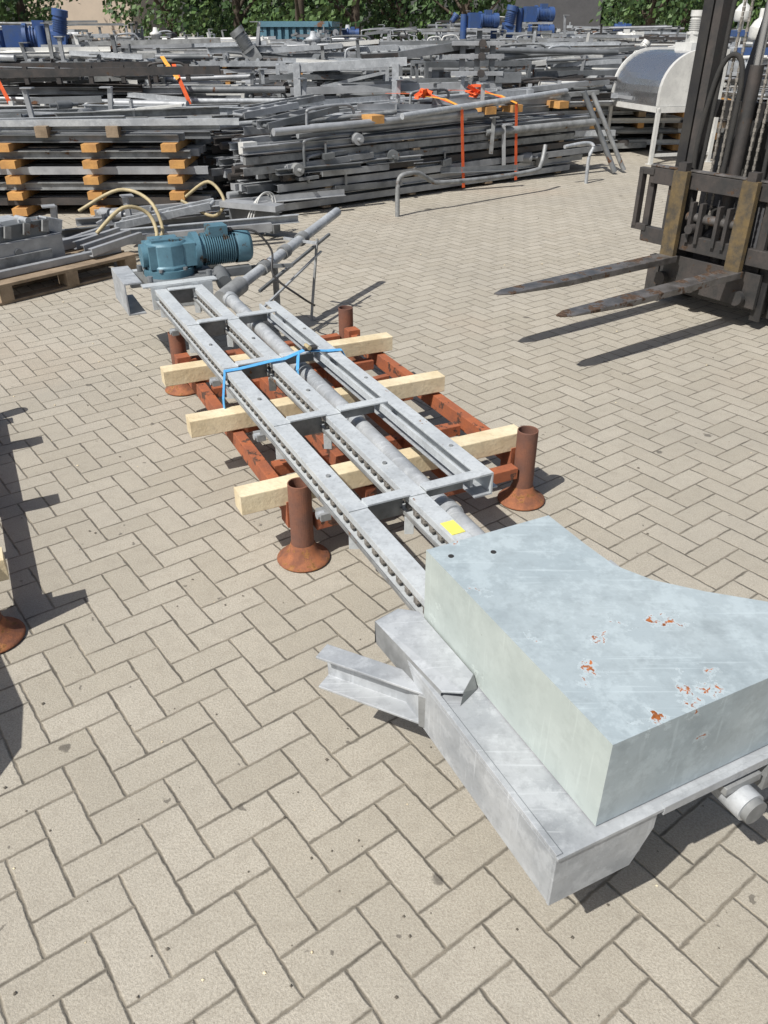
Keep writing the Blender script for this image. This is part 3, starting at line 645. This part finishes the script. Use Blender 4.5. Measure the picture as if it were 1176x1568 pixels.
for s0,s1 in ((-.01,.03),(AL-.06,AL+.0)):
    x0=[H(s0,b_*1.04-.018,.74+(z-.74)*1.04) for b_,z in pr]; x1=[H(s1,b_*1.04-.018,.74+(z-.74)*1.04) for b_,z in pr]
    w.add(x0+x1,[list(range(n))[::-1],list(range(n,2*n))]+[[i,(i+1)%n,n+(i+1)%n,n+i] for i in range(n)],'white')
w.bar(H(.6,.7,1.45),H(1.0,.7,1.45),.3,.1,'white'); gearmotor(w,H(.8,.7,1.62),(0,0,1),.8,'white'); w.bar(H(.2,-.02,.80),H(.6,-.02,.80),.02,.04,'lsteel')
w.done(.004)
for x,y,hh in ((5.2,15.0,2.0),(6.3,16.5,2.2),(5.6,13.9,1.9)):
    w=MB('dosing_pump_stand'); w.bar((x,y,0),(x,y,hh*.8),.08,.08,'white',up=(0,1,0)); w.bar((x-.3,y,.02),(x+.3,y,.02),.4,.04,'white'); w.lathe((x,y,hh*.8),[(0,0),(.12,0),(.14,.04),(.14,.16),(.09,.24),(.04,.28),(.04,.4),(0,.4)],'white',18); w.bar((x-.3,y,hh*.72),(x+.3,y,hh*.72),.1,.1,'blue'); gearmotor(w,(x-.15,y,hh*.6),(1,0,0),.8,'galv'); w.done(.003)

# ------------------------------------------------------------ pallet with grey drive unit
pa=Vector((.62,.78,0)).normalized(); pb=Vector((-pa.y,pa.x,0)); PO=Vector((-2.66,5.66,0))
PP=lambda a,b_,z:PO+pa*a+pb*b_+UP*z
w=MB('wooden_pallet')
for i in range(5): w.bar(PP(-.1,.06+i*.17,.132),PP(1.1,.06+i*.17,.132),.12,.022,'woodold')
for a in (-.03,.5,1.03):
    w.bar(PP(a,0,.11),PP(a,.80,.11),.10,.022,'woodold')
    for b_ in (.06,.40,.74): w.bar(PP(a,b_-.06,.06),PP(a,b_+.06,.06),.10,.078,'woodold')
for b_ in (.06,.4,.74): w.bar(PP(-.1,b_,.011),PP(1.1,b_,.011),.11,.02,'woodold')
w.done(.003)
w=MB('chain_drive_unit')
w.bar(PP(.05,.35,.25),PP(.62,.35,.25),.22,.2,'lsteel'); w.bar(PP(.0,.36,.40),PP(.55,.36,.40),.16,.12,'steel'); w.bar(PP(.55,.36,.42),PP(.68,.36,.38),.10,.10,'galv')
w.bar(PP(.0,.16,.17),PP(1.05,.16,.17),.05,.05,'lsteel'); w.bar(PP(.0,.55,.19),PP(1.15,.55,.19),.07,.08,'lsteel'); w.bar(PP(.2,.65,.3),PP(.5,.65,.3),.2,.28,'galv'); w.bar(PP(-.05,.24,.20),PP(.5,.22,.20),.02,.12,'galvd')
for a in (.12,.4): w.cyl(PP(a,.28,.47),PP(a,.44,.47),.022,'galv',12)
w.cyl(PP(.25,.23,.27),PP(.25,.25,.27),.03,'steel',16)
for a in (.05,.2,.35,.5):
    w.cyl(PP(a,.32,.45),PP(a,.32,.48),.012,'galv',8); w.bar(PP(a,.255,.38),PP(a+.02,.255,.46),.02,.05,'galvd')
for i in range(4): w.chan(PP(.75+.03*i,.1+.15*i,.2),PP(1.3,.2+.15*i,.22),.04,.06,'lsteel')
w.done(.006)
w=MB('flexible_hose')
w.path([(-2.35,6.75,.25),(-2.15,6.9,.42),(-1.98,7.0,.36),(-1.9,6.9,.2),(-1.95,6.75,.12),(-1.6,6.8,.12),(-1.3,7.0,.2)],.016,'hose')
w.path([(-2.7,7.4,.3),(-2.35,7.5,.46),(-2.05,7.35,.40),(-1.9,7.1,.2),(-1.95,6.9,.12)],.015,'hose')
w.path([(-1.9,8.1,.3),(-1.65,8.0,.45),(-1.5,7.9,.3),(-1.6,7.8,.18),(-1.9,7.9,.3)],.015,'hose'); w.done()
w=MB('looped_cable')
for i in range(3):
    k=.03*i; w.path([(-1.3+k,7.7,.08),(-1.2+k,7.75,.3+k),(-1.1+k,7.9,.36),(-1.02,7.85,.22),(-1.1,7.6+k,.06)],.007,'white',6)
w.done()
w=MB('steel_rail_frame')
r=random.Random(33)
for i in range(7):
    o=Vector((-2.75+r.uniform(-.2,.2),6.75+i*.22,.08+r.uniform(0,.10))); e=o+Vector((1.5+r.uniform(-.2,.3),.75+r.uniform(-.1,.1),r.uniform(-.02,.03)))
    w.chan(o,e,.05,.07,r.choice(S2),flip=r.choice((1,-1)))
for q in (.2,.6,.9): w.bar(Vector((-2.75,6.6,.03))+Vector((1.5,.75,0))*q,Vector((-2.85,8.1,.03))+Vector((1.5,.75,0))*q,.05,.05,'woodold')
heap(w,lambda x,y,z:Vector((-2.9+x*.8,6.9+x*.4+y,z)),91,0,.9,0,1.0,.12,.2,10)
w.bar((-1.5,7.9,.28),(-.95,7.65,.28),.16,.05,'lsteel'); w.bar((-1.45,8.0,.15),(-1.0,7.75,.15),.1,.22,'steel')
w.done()

# ------------------------------------------------------------ waste container, fence, buildings
w=MB('waste_container'); x0,x1,y0,y1,zt=-3.6,-1.6,27,32,1.74
w.bar(((x0+x1)/2,y0,zt/2+.1),((x0+x1)/2,y1,zt/2+.1),x1-x0,zt-.2,'cont')
for i in range(9): xx=x0+.15+i*(x1-x0-.3)/8; w.bar((xx,y0-.05,.2),(xx,y0-.05,zt),.1,.08,'cont',up=(0,1,0))
w.bar((x0,y0-.06,zt),(x1,y0-.06,zt),.14,.14,'cont'); w.bar((x1+.03,y0,zt),(x1+.03,y1,zt),.12,.14,'cont')
for i in range(12): w.bar((x1+.05,y0+.3+i*.4,.2),(x1+.05,y0+.3+i*.4,zt-.1),.08,.1,'cont',up=(0,1,0))
w.done()
w=MB('steel_palisade_fence')
for i in range(60): x=7.5+i*.2; w.bar((x,33,.05),(x,33,1.15),.06,.03,'galv',up=(0,1,0))
for z in (.3,.95): w.bar((7.5,33.04,z),(19.4,33.04,z),.03,.06,'galv')
w.done()
def house(name,x,y,w_,d_,h_,wall,roof,rh,win=True):
    b=MB(name); b.bar((x,y,h_/2),(x,y+d_,h_/2),w_,h_,wall)
    b.ext([(-w_/2-.3,0),(w_/2+.3,0),(0,rh)],(x,y-.3,h_+.01),(x,y+d_+.3,h_+.01),roof)
    if win:
        nx=max(2,int(w_/2.5)); ns=max(1,int(h_/2.8))
        for s_ in range(ns):
            for i in range(nx):
                xx=x-w_/2+w_*(i+.5)/nx; zz=3.9+s_*2.6
                if zz>h_-.8: continue
                b.bar((xx,y-.02,zz-.6),(xx,y-.02,zz+.6),1.0,.06,'glass',up=(0,1,0)); b.bar((xx-.6,y-.06,zz-.65),(xx+.6,y-.06,zz-.65),.1,.06,'white')
    b.done()
house('beige_rendered_house',-17.0,52,6,9,8,'beige','roof',3)
house('grey_warehouse',10.2,55,5,16,4.6,'shed','shed',.8,False)
house('brick_house',34,60,10,9,6,'roof','roof',3)

# ------------------------------------------------------------ trees
def tree(x,y,hh,rad,seed,k):
    r=random.Random(seed); b=MB('broadleaf_tree')
    b.cyl((x,y,0),(x+r.uniform(-.2,.2),y,hh*.5),.28,'bark',10,r2=.14)
    for i in range(7):
        a=r.uniform(0,6.28); z=hh*r.uniform(.15,.45); b.cyl((x,y,z),(x+math.cos(a)*rad*.7,y+math.sin(a)*rad*.7,z+hh*r.uniform(.15,.35)),.10,'bark',6,r2=.03)
    cl=[]
    for i in range(26):
        a=r.uniform(0,6.28); q=math.sqrt(r.random()); zz=r.random()
        rr=rad*(1-.6*abs(zz-.4))*q
        cl.append((x+math.cos(a)*rr,y+math.sin(a)*rr,hh*(.10+.85*zz),r.uniform(.7,1.5)))
    vs=[];fs=[[],[]]
    for (cx,cy,cz,cr) in cl:
        for j in range(100):
            d=Vector((r.gauss(0,1),r.gauss(0,1),r.gauss(0,.8))).normalized()*cr*r.uniform(.6,1.05)
            p=Vector((cx,cy,max(.3,cz)))+d
            n1=Vector((r.gauss(0,1),r.gauss(0,1),r.gauss(0,1))).normalized(); n2=n1.orthogonal().normalized(); n3=n1.cross(n2); s=r.uniform(.09,.18)
            o=len(vs); vs+=[p-n2*s,p-n3*s*.6,p+n2*s,p+n3*s*.6]; fs[0 if r.random()<.65 else 1].append([o,o+1,o+2,o+3])
    b.add(vs,fs[0],k); o=len(b.v)-len(vs); mi=b.m('leafa' if k=='leafb' else 'leafb')
    for f_ in fs[1]: b.f.append([o+i for i in f_]); b.mi.append(mi); b.sm.append(False)
    b.done()
r=random.Random(77); x=-34; i=0
while x<42:
    if not (-17.4<x<-12.0) and not (6.0<x<10.2): tree(x,44+r.uniform(-2,4),r.uniform(7,10),r.uniform(2.4,3.3),200+i,r.choice(['leafa','leafb']))
    x+=r.uniform(2.2,3.4); i+=1
hd=MB('hedge_row'); vs=[];fs=[]
for i in range(12000):
    p=Vector((r.uniform(-40,46),62+r.uniform(-1,1),r.uniform(0,5)+r.uniform(0,1.5))); n1=Vector((r.gauss(0,1),r.gauss(0,1),r.gauss(0,1))).normalized(); n2=n1.orthogonal().normalized(); n3=n1.cross(n2); s=r.uniform(.25,.5)
    if -21<p.x<-13: continue
    if 7<p.x<13.5: continue
    o=len(vs); vs+=[p-n2*s,p-n3*s*.6,p+n2*s,p+n3*s*.6]; fs.append([o,o+1,o+2,o+3])
hd.add(vs,fs,'leafb'); hd.done()

# ------------------------------------------------------------ light, sky, camera
EL=math.radians(52); dirv=Vector((.70*math.cos(EL),.714*math.cos(EL),-math.sin(EL)))
sun=bpy.data.lights.new('sun','SUN'); sun.energy=5.0; sun.angle=math.radians(.5); sun.color=(1,.97,.92)
so=bpy.data.objects.new('sun',sun); scene.collection.objects.link(so); so.rotation_euler=dirv.to_track_quat('-Z','Y').to_euler(); so.location=(-10,-10,20)
wd=bpy.data.worlds.new('World'); scene.world=wd; wd.use_nodes=True; nt=wd.node_tree
sky=nt.nodes.new('ShaderNodeTexSky'); sky.sky_type='NISHITA'; sky.sun_disc=False; sky.sun_elevation=EL; sky.sun_rotation=math.atan2(-.70,-.714); sky.dust_density=3
bg=nt.nodes['Background']; bg.inputs[1].default_value=.085; nt.links.new(sky.outputs[0],bg.inputs[0])
cam=bpy.data.cameras.new('camera'); co=bpy.data.objects.new('camera',cam); scene.collection.objects.link(co); scene.camera=co
cam.sensor_fit='VERTICAL'; cam.angle=2*math.atan(784/1220); cam.clip_end=600; cam.clip_start=.02
co.location=(0,0,1.7); co.rotation_euler=(math.radians(90-31.4),0,0)
scene.view_settings.view_transform='Standard'; scene.view_settings.look='None'; scene.view_settings.exposure=0
